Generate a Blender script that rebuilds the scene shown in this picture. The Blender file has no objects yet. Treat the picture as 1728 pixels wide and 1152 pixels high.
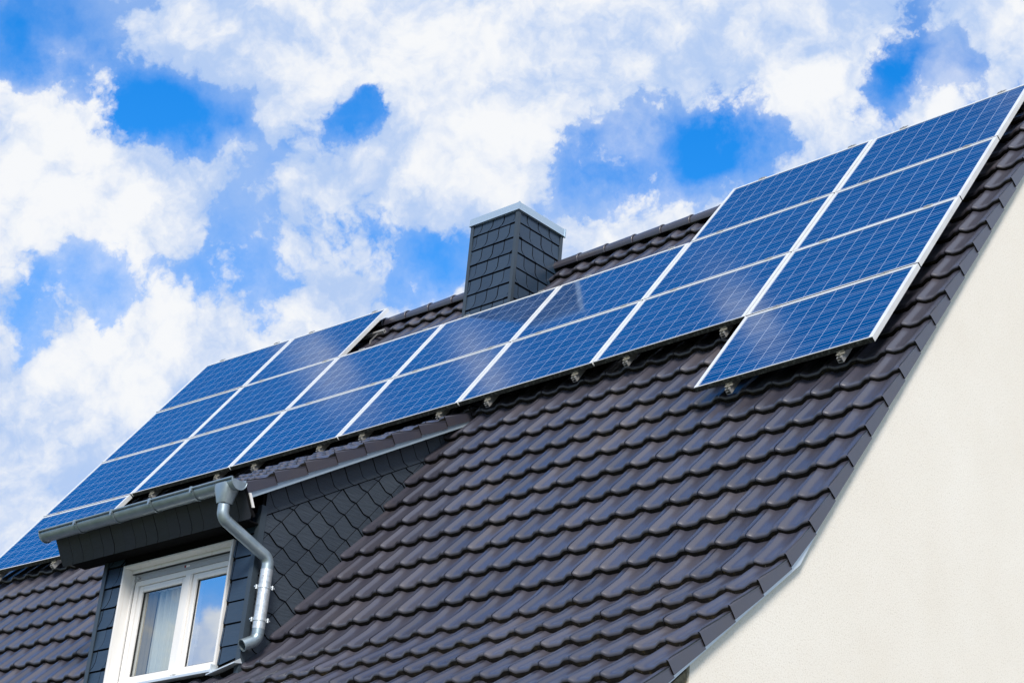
import bpy, math, random
from mathutils import Vector, Matrix
random.seed(7)
S = bpy.context.scene
COL = S.collection
sin, cos, rad, PI = math.sin, math.cos, math.radians, math.pi

# ------------------------------------------------------------------ frame of the roof
Z0 = 10.38                      # height of the top edge of the solar array above the ground
PITCH = rad(54.295)
SP, CP = sin(PITCH), cos(PITCH)
PW, PH = 1.51, 1.0              # module pitch along the ridge / down the slope

def sag(x):                     # the old roof sags a few centimetres along its length
    k = min(max(-x / PW, -0.3), 7.0)
    return 0.0047 * ((k - 3.5) ** 2 - 12.25)

def RP(x, v, n, s=True):        # plane of the upper roof: x along ridge, v down slope, n outwards
    if s: n = n + sag(x)
    return Vector((x, -CP * v - SP * n, -SP * v + CP * n + Z0))

K0, K1, DTH = 5.98, 6.45, rad(13.4)          # sprocketed eaves: the pitch eases here
_tab = []
def _build():
    y, z, v, st = 0.0, 0.0, -1.5, 0.01
    y, z = CP * 1.5, SP * 1.5
    while v < 11:
        u = min(max((v - K0) / (K1 - K0), 0), 1)
        th = PITCH - DTH * u
        _tab.append((v, y, z, th))
        y -= cos(th) * st; z -= sin(th) * st; v += st
_build()
def RK(x, v, n):                # same, following the eased lower courses
    i = min(max((v + 1.5) / 0.01, 0), len(_tab) - 2)
    a = int(i); f = i - a
    A, B = _tab[a], _tab[a + 1]
    y = A[1] + (B[1] - A[1]) * f; z = A[2] + (B[2] - A[2]) * f; th = A[3] + (B[3] - A[3]) * f
    n = n + sag(x)
    return Vector((x, y - sin(th) * n, z + cos(th) * n + Z0))

# ------------------------------------------------------------------ materials
def nt(m): return m.node_tree.nodes, m.node_tree.links
def mat(name, col, rough=0.5, metal=0.0, spec=0.5, coat=0.0, coat_rough=0.2):
    m = bpy.data.materials.new(name); m.use_nodes = True
    b = m.node_tree.nodes['Principled BSDF']
    b.inputs['Base Color'].default_value = (*col, 1)
    b.inputs['Roughness'].default_value = rough
    b.inputs['Metallic'].default_value = metal
    b.inputs['Specular IOR Level'].default_value = spec
    b.inputs['Coat Weight'].default_value = coat
    b.inputs['Coat Roughness'].default_value = coat_rough
    return m
def N(m, t, **kw):
    n = m.node_tree.nodes.new(t)
    for k, v in kw.items(): setattr(n, k, v)
    return n
def L(m, a, b): m.node_tree.links.new(a, b)
def texco(m, out='Object'):
    return N(m, 'ShaderNodeTexCoord').outputs[out]
def noise(m, scale, detail=4, rough=0.55, vec=None, out='Fac'):
    n = N(m, 'ShaderNodeTexNoise')
    n.inputs['Scale'].default_value = scale; n.inputs['Detail'].default_value = detail
    n.inputs['Roughness'].default_value = rough
    if vec is not None: L(m, vec, n.inputs['Vector'])
    return n.outputs[out]
def ramp(m, fac, stops):
    r = N(m, 'ShaderNodeValToRGB'); L(m, fac, r.inputs['Fac'])
    e = r.color_ramp.elements
    while len(e) < len(stops): e.new(0.5)
    for i, (p, c) in enumerate(stops):
        e[i].position = p; e[i].color = (*c, 1) if len(c) == 3 else c
    return r.outputs['Color']
def mth(m, op, a, b=None, clamp=False):
    n = N(m, 'ShaderNodeMath', operation=op, use_clamp=clamp)
    for i, x in enumerate((a, b)):
        if x is None: continue
        if isinstance(x, (int, float)): n.inputs[i].default_value = x
        else: L(m, x, n.inputs[i])
    return n.outputs[0]
def mixc(m, fac, a, b, mode='MIX'):
    n = N(m, 'ShaderNodeMix', data_type='RGBA', blend_type=mode)
    for s, x in ((n.inputs[0], fac), (n.inputs[6], a), (n.inputs[7], b)):
        if isinstance(x, (int, float)): s.default_value = x
        elif isinstance(x, tuple): s.default_value = (*x, 1) if len(x) == 3 else x
        else: L(m, x, s)
    return n.outputs[2]
def bsdf(m): return m.node_tree.nodes['Principled BSDF']
def bump(m, h, strength=0.3, dist=0.01):
    b = N(m, 'ShaderNodeBump'); b.inputs['Strength'].default_value = strength; b.inputs['Distance'].default_value = dist
    L(m, h, b.inputs['Height']); L(m, b.outputs['Normal'], bsdf(m).inputs['Normal'])
def island(m):
    return N(m, 'ShaderNodeNewGeometry').outputs['Random Per Island']

# glazed roof tile
M_TILE = mat('tile_glaze', (0.04, 0.034, 0.038), 0.42, 0, 0.5, 0.7, 0.27)
r = island(M_TILE)
pos = texco(M_TILE)
c1 = ramp(M_TILE, r, [(0.0, (0.038, 0.037, 0.052)), (0.5, (0.047, 0.046, 0.064)), (0.85, (0.057, 0.055, 0.074)), (1.0, (0.074, 0.067, 0.078))])
st = noise(M_TILE, 3.0, 6, 0.6, pos)
c2 = mixc(M_TILE, ramp(M_TILE, st, [(0.45, (0, 0, 0)), (0.8, (0.5, 0.5, 0.5))]), c1, (0.062, 0.049, 0.044))
fine = noise(M_TILE, 90.0, 3, 0.6, pos)
c3 = mixc(M_TILE, ramp(M_TILE, fine, [(0.77, (0, 0, 0)), (0.80, (0.5, 0.5, 0.5))]), c2, (0.20, 0.18, 0.15))
L(M_TILE, c3, bsdf(M_TILE).inputs['Base Color'])
rr = mth(M_TILE, 'MULTIPLY_ADD', st, 0.22); rr.node.inputs[2].default_value = 0.30
L(M_TILE, rr, bsdf(M_TILE).inputs['Roughness'])
bump(M_TILE, noise(M_TILE, 35.0, 4, 0.6, pos), 0.08, 0.01)
# unglazed, algae-stained lower edge of the tiles
M_EDGE = mat('tile_edge', (0.012, 0.010, 0.008), 0.85, 0, 0.2)
pos = texco(M_EDGE)
ed = noise(M_EDGE, 22.0, 6, 0.7, pos)
ec = ramp(M_EDGE, ed, [(0.35, (0.006, 0.005, 0.004)), (0.55, (0.014, 0.011, 0.008)), (0.66, (0.035, 0.026, 0.010)), (0.76, (0.09, 0.06, 0.025))])
sp = noise(M_EDGE, 120.0, 2, 0.5, pos)
ec = mixc(M_EDGE, ramp(M_EDGE, sp, [(0.72, (0, 0, 0)), (0.75, (0.8, 0.8, 0.8))]), ec, (0.33, 0.33, 0.28))
L(M_EDGE, ec, bsdf(M_EDGE).inputs['Base Color'])
bump(M_EDGE, ed, 0.6, 0.01)
M_UNDER = mat('roof_membrane', (0.012, 0.012, 0.013), 0.9, 0, 0.1)
# slate
def slate_mat(name, lo, hi, rough, bstr):
    m = mat(name, lo, rough, 0, 0.5)
    p = texco(m)
    c = mixc(m, island(m), lo, hi)
    mp = N(m, 'ShaderNodeMapping'); mp.inputs['Scale'].default_value = (3, 3, 22)
    mp.inputs['Rotation'].default_value = (rad(52), 0, 0); L(m, p, mp.inputs['Vector'])
    g = noise(m, 2.6, 6, 0.65, mp.outputs['Vector'])
    c = mixc(m, mth(m, 'MULTIPLY', g, 0.4), c, tuple(x * 1.7 for x in hi))
    L(m, c, bsdf(m).inputs['Base Color'])
    rg = mth(m, 'MULTIPLY_ADD', island(m), 0.16); rg.node.inputs[2].default_value = rough - 0.05
    L(m, rg, bsdf(m).inputs['Roughness'])
    bump(m, g, bstr, 0.02)
    return m
M_SLATE = slate_mat('slate_cheek', (0.021, 0.030, 0.043), (0.034, 0.046, 0.062), 0.5, 0.5)
M_SLATE2 = slate_mat('slate_front', (0.013, 0.027, 0.050), (0.024, 0.044, 0.074), 0.34, 0.12)
M_SLATE3 = slate_mat('slate_fascia', (0.013, 0.016, 0.024), (0.021, 0.024, 0.033), 0.5, 0.2)
M_DARK = mat('joint_dark', (0.006, 0.006, 0.007), 0.9, 0, 0.1)
M_TRIM = mat('trim_coated', (0.045, 0.062, 0.080), 0.4, 0.2)
# zinc
M_ZINC = mat('zinc', (0.42, 0.50, 0.55), 0.36, 0.75)
p = texco(M_ZINC); z = noise(M_ZINC, 9, 6, 0.6, p)
L(M_ZINC, ramp(M_ZINC, z, [(0.3, (0.27, 0.34, 0.375)), (0.7, (0.40, 0.47, 0.505))]), bsdf(M_ZINC).inputs['Base Color'])
zr = mth(M_ZINC, 'MULTIPLY_ADD', z, 0.3); zr.node.inputs[2].default_value = 0.27
L(M_ZINC, zr, bsdf(M_ZINC).inputs['Roughness'])
M_GALV = mat('galvanised', (0.62, 0.66, 0.68), 0.38, 0.7)
p = texco(M_GALV); v1 = N(M_GALV, 'ShaderNodeTexVoronoi'); v1.inputs['Scale'].default_value = 60; L(M_GALV, p, v1.inputs['Vector'])
g2 = mixc(M_GALV, 0.5, v1.outputs['Color'], noise(M_GALV, 14, 5, 0.6, p))
bw = N(M_GALV, 'ShaderNodeRGBToBW'); L(M_GALV, g2, bw.inputs[0])
gc = ramp(M_GALV, bw.outputs[0], [(0.3, (0.50, 0.55, 0.57)), (0.7, (0.74, 0.77, 0.78))])
rs = noise(M_GALV, 40, 4, 0.6, p)
gc = mixc(M_GALV, ramp(M_GALV, rs, [(0.68, (0, 0, 0)), (0.74, (0.5, 0.5, 0.5))]), gc, (0.25, 0.16, 0.09))
L(M_GALV, gc, bsdf(M_GALV).inputs['Base Color'])
M_SHEET = mat('bright_sheet', (0.66, 0.72, 0.76), 0.42, 0.45)
M_CAP = mat('cap_zinc', (0.46, 0.57, 0.66), 0.4, 0.55)
M_ALU = mat('anodised_frame', (0.80, 0.81, 0.80), 0.38, 0.25)
p = texco(M_ALU); L(M_ALU, ramp(M_ALU, noise(M_ALU, 6, 5, 0.6, p), [(0.3, (0.72, 0.73, 0.72)), (0.7, (0.84, 0.85, 0.84))]), bsdf(M_ALU).inputs['Base Color'])
M_RAIL = mat('rail_alu', (0.46, 0.46, 0.45), 0.35, 0.5)
M_ALGAE = mat('frame_algae', (0.05, 0.05, 0.045), 0.8)
p = texco(M_ALGAE); a = noise(M_ALGAE, 38, 6, 0.75, p)
L(M_ALGAE, ramp(M_ALGAE, a, [(0.36, (0.008, 0.008, 0.006)), (0.52, (0.035, 0.035, 0.028)), (0.62, (0.11, 0.12, 0.10)), (0.75, (0.36, 0.39, 0.37))]), bsdf(M_ALGAE).inputs['Base Color'])
M_CLAMPD = mat('clamp_dirty', (0.26, 0.25, 0.21), 0.5, 0.3)
M_BLACK = mat('backsheet', (0.02, 0.02, 0.02), 0.7)

# photovoltaic glass: polycrystalline cells 9 x 6, UV in metres
CELL = 0.158
M_PV = mat('pv_glass', (0.01, 0.05, 0.3), 0.10, 0, 0.5); bsdf(M_PV).inputs['IOR'].default_value = 2.8
uv = N(M_PV, 'ShaderNodeUVMap'); uv.uv_map = 'metres'
sx = N(M_PV, 'ShaderNodeSeparateXYZ'); L(M_PV, uv.outputs[0], sx.inputs[0])
ux, uy = sx.outputs[0], sx.outputs[1]
def lines(coord, pitch, w, off=0.0):
    a = mth(M_PV, 'ADD', coord, off + pitch / 2)
    a = mth(M_PV, 'MODULO', a, pitch)
    a = mth(M_PV, 'SUBTRACT', a, pitch / 2)
    a = mth(M_PV, 'ABSOLUTE', a)
    return mth(M_PV, 'LESS_THAN', a, w / 2)
gapx = lines(ux, CELL, 0.0042); gapy = lines(uy, CELL, 0.0042)
bus = mth(M_PV, 'MAXIMUM', lines(uy, CELL, 0.0034, -CELL * 0.19),
          mth(M_PV, 'MAXIMUM', lines(uy, CELL, 0.0034, -CELL * 0.5), lines(uy, CELL, 0.0034, -CELL * 0.81)))
cxi = mth(M_PV, 'FLOOR', mth(M_PV, 'DIVIDE', ux, CELL)); cyi = mth(M_PV, 'FLOOR', mth(M_PV, 'DIVIDE', uy, CELL))
cv = N(M_PV, 'ShaderNodeCombineXYZ'); L(M_PV, cxi, cv.inputs[0]); L(M_PV, cyi, cv.inputs[1])
oi = N(M_PV, 'ShaderNodeObjectInfo'); L(M_PV, mth(M_PV, 'MULTIPLY', oi.outputs['Random'], 37), cv.inputs[2])
wn = N(M_PV, 'ShaderNodeTexWhiteNoise'); L(M_PV, cv.outputs[0], wn.inputs['Vector'])
cellc = mixc(M_PV, wn.outputs['Value'], (0.0004, 0.034, 0.132), (0.0006, 0.046, 0.165))
flake = N(M_PV, 'ShaderNodeTexVoronoi'); flake.inputs['Scale'].default_value = 55; L(M_PV, uv.outputs[0], flake.inputs['Vector'])
fl = N(M_PV, 'ShaderNodeRGBToBW'); L(M_PV, flake.outputs['Color'], fl.inputs[0])
cellc = mixc(M_PV, mth(M_PV, 'MULTIPLY', fl.outputs[0], 0.12), cellc, (0.002, 0.026, 0.12))
colr = mixc(M_PV, mth(M_PV, 'MULTIPLY', bus, 0.85), cellc, (0.26, 0.34, 0.50))
colr = mixc(M_PV, mth(M_PV, 'MULTIPLY', mth(M_PV, 'MAXIMUM', gapx, gapy), 0.9), colr, (0.42, 0.49, 0.62))
L(M_PV, colr, bsdf(M_PV).inputs['Base Color'])
pr = noise(M_PV, 2.0, 5, 0.6, texco(M_PV))
pr2 = mth(M_PV, 'MULTIPLY_ADD', pr, 0.10); pr2.node.inputs[2].default_value = 0.045
L(M_PV, pr2, bsdf(M_PV).inputs['Roughness'])

# rendered wall
M_WALL = mat('render', (0.78, 0.73, 0.64), 0.9, 0, 0.2)
p = texco(M_WALL)
w1 = noise(M_WALL, 95, 5, 0.75, p); w2 = noise(M_WALL, 1.1, 5, 0.6, p); w3 = noise(M_WALL, 130, 2, 0.5, p)
wc = ramp(M_WALL, w2, [(0.3, (0.84, 0.785, 0.70)), (0.7, (0.885, 0.84, 0.765))])
wc = mixc(M_WALL, ramp(M_WALL, w1, [(0.36, (0.45, 0.45, 0.45)), (0.48, (0, 0, 0))]), wc, (0.46, 0.39, 0.29))
wc = mixc(M_WALL, ramp(M_WALL, w3, [(0.26, (0.7, 0.7, 0.7)), (0.31, (0, 0, 0))]), wc, (0.30, 0.25, 0.20))
L(M_WALL, wc, bsdf(M_WALL).inputs['Base Color'])
bump(M_WALL, w1, 0.30, 0.012)
M_OLIVE = mat('eave_board', (0.16, 0.14, 0.09), 0.85)
p = texco(M_OLIVE); L(M_OLIVE, ramp(M_OLIVE, noise(M_OLIVE, 40, 6, 0.7, p), [(0.3, (0.07, 0.06, 0.04)), (0.7, (0.24, 0.21, 0.14))]), bsdf(M_OLIVE).inputs['Base Color'])
# window
M_WHITE = mat('white_frame', (0.80, 0.79, 0.77), 0.35, 0, 0.5)
M_WHITE2 = mat('white_casing', (0.76, 0.75, 0.73), 0.4, 0, 0.5)
p = texco(M_WHITE2); q = noise(M_WHITE2, 5, 6, 0.65, p)
mp = N(M_WHITE2, 'ShaderNodeMapping'); mp.inputs['Scale'].default_value = (30, 30, 0.8); L(M_WHITE2, p, mp.inputs['Vector'])
q2 = noise(M_WHITE2, 1.0, 3, 0.5, mp.outputs['Vector'])
wc = mixc(M_WHITE2, ramp(M_WHITE2, q2, [(0.58, (0, 0, 0)), (0.75, (0.45, 0.45, 0.45))]), (0.78, 0.77, 0.75), (0.55, 0.44, 0.33))
L(M_WHITE2, wc, bsdf(M_WHITE2).inputs['Base Color'])
M_GREYBAR = mat('shutter_grey', (0.36, 0.37, 0.38), 0.4, 0.1)
M_GASKET = mat('gasket', (0.02, 0.02, 0.02), 0.7)
M_RED = mat('red_mark', (0.25, 0.01, 0.01), 0.4)
M_CURT = mat('curtain_white', (0.50, 0.53, 0.52), 0.9, 0, 0.1)
M_BEIGE = mat('curtain_beige', (0.22, 0.19, 0.14), 0.9, 0, 0.1)
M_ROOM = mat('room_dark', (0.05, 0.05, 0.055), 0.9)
M_GLASS = bpy.data.materials.new('window_glass'); M_GLASS.use_nodes = True
ns, ls = nt(M_GLASS); ns.clear()
o = ns.new('ShaderNodeOutputMaterial'); mx = ns.new('ShaderNodeMixShader'); tr = ns.new('ShaderNodeBsdfTransparent')
tr.inputs[0].default_value = (0.86, 0.9, 0.9, 1)
gl = ns.new('ShaderNodeBsdfGlossy'); gl.inputs['Roughness'].default_value = 0.015; gl.inputs['Color'].default_value = (0.9, 0.95, 1, 1)
fr = ns.new('ShaderNodeLayerWeight'); fr.inputs['Blend'].default_value = 0.5
pw = ns.new('ShaderNodeMath'); pw.operation = 'POWER'; pw.inputs[1].default_value = 4.0; ls.new(fr.outputs['Facing'], pw.inputs[0])
mr_ = ns.new('ShaderNodeMapRange'); mr_.name = 'reflectance'; ls.new(pw.outputs[0], mr_.inputs[0]); mr_.inputs[3].default_value = 0.17; mr_.inputs[4].default_value = 1.0
ls.new(mr_.outputs[0], mx.inputs[0]); ls.new(tr.outputs[0], mx.inputs[1]); ls.new(gl.outputs[0], mx.inputs[2]); ls.new(mx.outputs[0], o.inputs[0])
M_GLASS2 = M_GLASS.copy(); M_GLASS2.name = 'window_glass_boosted_reflection'
M_GLASS2.node_tree.nodes['reflectance'].inputs[3].default_value = 0.72  # same uncoated glass, mirror share raised so the right pane shows brighter sky
M_GROUND = mat('ground_mix', (0.10, 0.11, 0.07), 0.95)
p = texco(M_GROUND); L(M_GROUND, ramp(M_GROUND, noise(M_GROUND, 0.6, 8, 0.65, p), [(0.35, (0.05, 0.075, 0.03)), (0.55, (0.10, 0.12, 0.06)), (0.7, (0.20, 0.18, 0.15))]), bsdf(M_GROUND).inputs['Base Color'])

# ------------------------------------------------------------------ mesh helpers
class MB:
    def __init__(s): s.v = []; s.f = []; s.m = []; s.sm = []
    def add(s, vs, fs, mi=0, smooth=False):
        b = len(s.v); s.v += [tuple(p) for p in vs]
        for i, f in enumerate(fs):
            s.f.append([b + k for k in f]); s.m.append(mi if not isinstance(mi, list) else mi[i]); s.sm.append(smooth)
    def hexa(s, P, mi=0):       # 8 points: bottom 4 (ccw from above) then top 4
        s.add(P, [(3, 2, 1, 0), (4, 5, 6, 7), (0, 1, 5, 4), (1, 2, 6, 5), (2, 3, 7, 6), (3, 0, 4, 7)], mi)
    def box(s, lo, hi, T=None, mi=0):
        x0, y0, z0 = lo; x1, y1, z1 = hi
        P = [(x0, y0, z0), (x1, y0, z0), (x1, y1, z0), (x0, y1, z0), (x0, y0, z1), (x1, y0, z1), (x1, y1, z1), (x0, y1, z1)]
        if T: P = [T(*p) for p in P]
        s.hexa(P, mi)
    def prism(s, poly, T, h0, h1, mi=0):      # poly in 2D, T(a,b,h)
        n = len(poly)
        P = [T(a, b, h0) for a, b in poly] + [T(a, b, h1) for a, b in poly]
        fs = [tuple(range(n - 1, -1, -1)), tuple(range(n, 2 * n))] + [(i, (i + 1) % n, n + (i + 1) % n, n + i) for i in range(n)]
        s.add(P, fs, mi)
    def tube(s, pts, r, seg=16, mi=0, cap=True, hollow=False):
        pts = [Vector(p) for p in pts]; rings = []
        rs = r if isinstance(r, list) else [r] * len(pts)
        up = None
        for i, p in enumerate(pts):
            d = (pts[min(i + 1, len(pts) - 1)] - pts[max(i - 1, 0)]).normalized()
            if up is None:
                a = Vector((1, 0, 0)) if abs(d.x) < 0.8 else Vector((0, 1, 0))
                up = (a - d * a.dot(d)).normalized()
            else: up = (up - d * up.dot(d)).normalized()
            w = d.cross(up)
            rings.append([p + (up * cos(2 * PI * k / seg) + w * sin(2 * PI * k / seg)) * rs[i] for k in range(seg)])
        V = [q for R_ in rings for q in R_]
        F = [(i * seg + k, i * seg + (k + 1) % seg, (i + 1) * seg + (k + 1) % seg, (i + 1) * seg + k) for i in range(len(pts) - 1) for k in range(seg)]
        s.add(V, F, mi, True)
        if cap:
            s.add(rings[0], [tuple(range(seg - 1, -1, -1))], mi); 
            if not hollow: s.add(rings[-1], [tuple(range(seg))], mi)
    def build(s, name, mats, parent=None, bevel=0, fix=True):
        me = bpy.data.meshes.new(name); me.from_pydata(s.v, [], s.f); me.update()
        if not isinstance(mats, (list, tuple)): mats = [mats]
        for m in mats: me.materials.append(m)
        me.polygons.foreach_set('material_index', s.m); me.polygons.foreach_set('use_smooth', s.sm)
        if fix:
            import bmesh
            bm = bmesh.new(); bm.from_mesh(me); bmesh.ops.recalc_face_normals(bm, faces=bm.faces); bm.to_mesh(me); bm.free()
        o = bpy.data.objects.new(name, me); COL.objects.link(o)
        if parent: o.parent = parent
        if bevel:
            b = o.modifiers.new('bevel', 'BEVEL'); b.width = bevel; b.segments = 2; b.limit_method = 'ANGLE'
        return o
def empty(name, loc=(0, 0, 0)):
    o = bpy.data.objects.new(name, None); COL.objects.link(o); o.location = loc; o.empty_display_size = 0.3
    return o
def tag(o, label=None, cat=None, group=None, kind=None):
    if label: o['label'] = label
    if cat: o['category'] = cat
    if group: o['group'] = group
    if kind: o['kind'] = kind
    return o

def sst(a, b, x):
    u = min(max((x - a) / (b - a), 0), 1); return u * u * (3 - 2 * u)

# ------------------------------------------------------------------ tiles
TS = [0.0, 0.035, 0.08, 0.13, 0.18, 0.24, 0.30, 0.39, 0.48, 0.56, 0.63, 0.70, 0.77, 0.84, 0.90, 0.96, 1.0]
def prof(t):                    # pan, then roll at the right-hand joint
    return 0.94 * (1 - sst(-0.02, 0.22, t)) + 0.98 * sst(0.58, 0.86, t) - 0.04 * sst(0.9, 1.0, t)
def profv(t):                   # verge tile
    return 0.94 * (1 - sst(-0.02, 0.27, t)) + 0.92 * sst(0.46, 0.84, t) + 0.05 * sst(0.84, 1, t)
ROLL = 0.027
def tile(mb, T, x0, x1, vf, length, base, pf=prof, flap=0.0, jit=0.0, rise=0.051, round_left=False):
    g = 0.0007
    xs = [x0 + g + (x1 - x0 - 2 * g) * t for t in TS]
    if flap: xs[-1] = x1
    rows = [(vf - length, 0.0), (vf - length * 0.55, 0.45), (vf - 0.05, 0.955), (vf - 0.014, 0.99), (vf - 0.005, 0.90), (vf, 0.66)]
    n = len(TS); V = []; F = []; mi = []
    for k, (v, u) in enumerate(rows):
        for i, t in enumerate(TS):
            vv = v + jit * 0.5
            h = base + ROLL * pf(t) + (u - 1) * rise + jit * 0.3 * (1 if k > 1 else 0)
            if round_left and i < 3: h -= (0.014, 0.006, 0.001)[i]
            V.append(T(xs[i], vv, h))
    nr = len(rows)
    for k in range(nr - 1):
        for i in range(n - 1):
            F.append((k * n + i, k * n + i + 1, (k + 1) * n + i + 1, (k + 1) * n + i)); mi.append(0)
    b = len(V)                  # front edge, set back at its foot
    for i, t in enumerate(TS):
        V.append(T(xs[i], rows[-1][0] - 0.002 + jit * 0.5, base + ROLL * pf(t) - 0.065))
    for i in range(n - 1):
        F.append(((nr - 1) * n + i, (nr - 1) * n + i + 1, b + i + 1, b + i)); mi.append(1)
    # side skirts
    for side in (0, n - 1):
        c = len(V)
        dep = 0.012
        for k, (v, u) in enumerate(rows):
            h = base + ROLL * pf(TS[side]) + (u - 1) * rise - dep
            V.append(T(xs[side], v, h))
        for k in range(nr - 1):
            F.append((k * n + side, (k + 1) * n + side, c + k + 1, c + k)); mi.append(0)
    mb.add(V, F, mi, True)
    if flap:                    # hanging side of a verge tile
        A = []; hp = base + ROLL * pf(1.0)
        v0, v1 = vf - length + 0.03, vf
        for (xo, dh) in ((x1 - 0.006, 0.0), (x1 + 0.001, -0.002), (x1 + 0.005, -0.010), (x1 + 0.007, -flap), (x1 - 0.007, -flap), (x1 - 0.012, -0.03)):
            for v in (v0, v1 - 0.004, v1):
                u = (v - (vf - length)) / length
                xo2 = xo - 0.009 * (1 - u)
                A.append(T(xo2, v, hp + ((u - 1) * rise + dh if dh > -0.05 else dh - 0.004 * (1 - u) + 0.35 * (u - 1) * rise)))
        FF = []
        for k in range(5):
            FF += [(k * 3, k * 3 + 1, (k + 1) * 3 + 1, (k + 1) * 3), (k * 3 + 1, k * 3 + 2, (k + 1) * 3 + 2, (k + 1) * 3 + 1)]
        mb.add(A, FF, 0, False)
        mb.add([A[k * 3 + 2] for k in range(6)], [(0, 1, 2, 3, 4, 5)], 1)

house = tag(empty('house', (-6.0, 0.0, 0.0)),
            'steep dark-tiled house with cream rendered gable, slate-clad dormer and square slate chimney', 'house')
H0 = house.location
def part(mb, name, mats, parent=None, **k):       # a mesh built in world coordinates hung under the house
    o = mb.build(name, mats, None, **k)
    o.parent = parent or house
    if not parent: o.matrix_parent_inverse = Matrix.Translation(-H0)
    return o

TW, GAUGE, VF0 = 0.2305, 0.3325, 0.312
X_V = 0.245                     # outer arris of the verge
XJ = 0.014                      # first joint
BASE = -0.152
courses = [VF0 + GAUGE * k for k in range(0, 27)]
XR, XL, YD = -4.6, -6.5, -3.549  # dormer cheeks and front
def skip(xm, vf):
    vm = vf - 0.15
    return XL + 0.02 < xm < XR and 3.05 < vm < 6.18
roof_mb = MB()
for vf in courses:
    for k in range(46):
        x1 = XJ - TW * k; x0 = x1 - TW
        xm = (x0 + x1) / 2
        if skip(xm, vf): continue
        rl = (abs(x0 - XR) < 0.12 and 3.05 < vf < 6.3)
        ln = GAUGE + 0.04
        if vf < 0.1: ln = 0.24
        tile(roof_mb, RK, x0, x1, vf, ln, BASE, jit=random.uniform(-0.004, 0.004), round_left=rl)
# membrane under the tiles, front and back slope
vs = [-0.15 + 0.25 * i for i in range(39)]
cols = [0.20, -0.05, -2.0, -4.58]
def sheet(xa, xb, va, vb, nn):
    P = []; F = []
    m = max(2, int((vb - va) / 0.2)); q = max(1, int(abs(xb - xa) / 0.8))
    for i in range(m + 1):
        for j in range(q + 1):
            P.append(RK(xa + (xb - xa) * j / q, va + (vb - va) * i / m, nn))
    for i in range(m):
        for j in range(q):
            a = i * (q + 1) + j; F.append((a, a + 1, a + q + 2, a + q + 1))
    roof_mb.add(P, F, 2)
sheet(0.21, XR, 0.03, 9.2, -0.205); sheet(XR, XL, 0.03, 3.0, -0.205); sheet(XR, XL, 6.40, 9.2, -0.205); sheet(XL, -10.55, 0.03, 9.2, -0.205)
YR = 0.13
def back(p): return Vector((p[0], 2 * YR - p[1], p[2]))
for v in range(0, 24):
    va, vb = 0.03 + 0.4 * v, 0.03 + 0.4 * (v + 1)
    roof_mb.add([back(RK(0.24, va, -0.16)), back(RK(-10.55, va, -0.16)), back(RK(-10.55, vb, -0.14)), back(RK(0.24, vb, -0.14))], [(0, 1, 2, 3)], 0)
roof = part(roof_mb, 'roof', [M_TILE, M_EDGE, M_UNDER], fix=False)

for vf in courses:              # verge tiles, gable side
    mb = MB()
    tile(mb, RK, XJ, X_V, vf, GAUGE + 0.035, BASE + 0.004, pf=profv, flap=0.088, jit=random.uniform(-0.003, 0.003), rise=0.038)
    o = part(mb, 'verge_tile', [M_TILE, M_EDGE], roof, fix=False)
# ridge tiles
RZ = None
x = 0.25; k = 0
RIDGE_Y, RIDGE_TOP = 0.13, -0.115
while x > -10.5:
    x1 = x; x0 = x - 0.342
    mb = MB(); P = []; F = []
    seg = 14
    prof_x = [(x0 - 0.03, -0.010), (x0, -0.008), (x1 - 0.03, 0.0), (x1 - 0.012, 0.004), (x1 - 0.002, 0.004), (x1, -0.002)]
    for (xx, dr) in prof_x:
        for i in range(seg + 1):
            a = -rad(118) + rad(236) * i / seg
            ry, rz = 0.095 + dr, 0.080 + dr
            P.append((xx, RIDGE_Y + ry * sin(a), RIDGE_TOP + Z0 - 0.080 + rz * cos(a) + sag(xx) * 0.62 + 0.035))
    for j in range(len(prof_x) - 1):
        for i in range(seg):
            F.append((j * (seg + 1) + i, j * (seg + 1) + i + 1, (j + 1) * (seg + 1) + i + 1, (j + 1) * (seg + 1) + i))
    mb.add(P, F, 0, True)
    if not (-5.83 < (x0 + x1) / 2 < -5.18):
        part(mb, 'ridge_tile', [M_TILE], roof, fix=False)
    x = x0
# zinc drip edge under the verge
mb = MB()
vv = [0.0 + 0.2 * i for i in range(46)]
for a, b in zip(vv[:-1], vv[1:]):
    dn = -0.232 - 0.018 * sst(5.6, 6.1, (a + b) / 2) 
    def dd(v): return -0.218 - 0.004 - 0.013 * sst(5.7, 6.1, v) - 0.022 * math.exp(-((v - 6.22) / 0.13) ** 2)
    P = [RK(0.19, a, dd(a)), RK(0.233, a, dd(a)), RK(0.233, b, dd(b)), RK(0.19, b, dd(b)),
         RK(0.19, a, -0.195), RK(0.233, a, -0.195), RK(0.233, b, -0.195), RK(0.19, b, -0.195)]
    mb.hexa(P)
part(mb, 'drip_edge', M_SHEET, roof)

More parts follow.
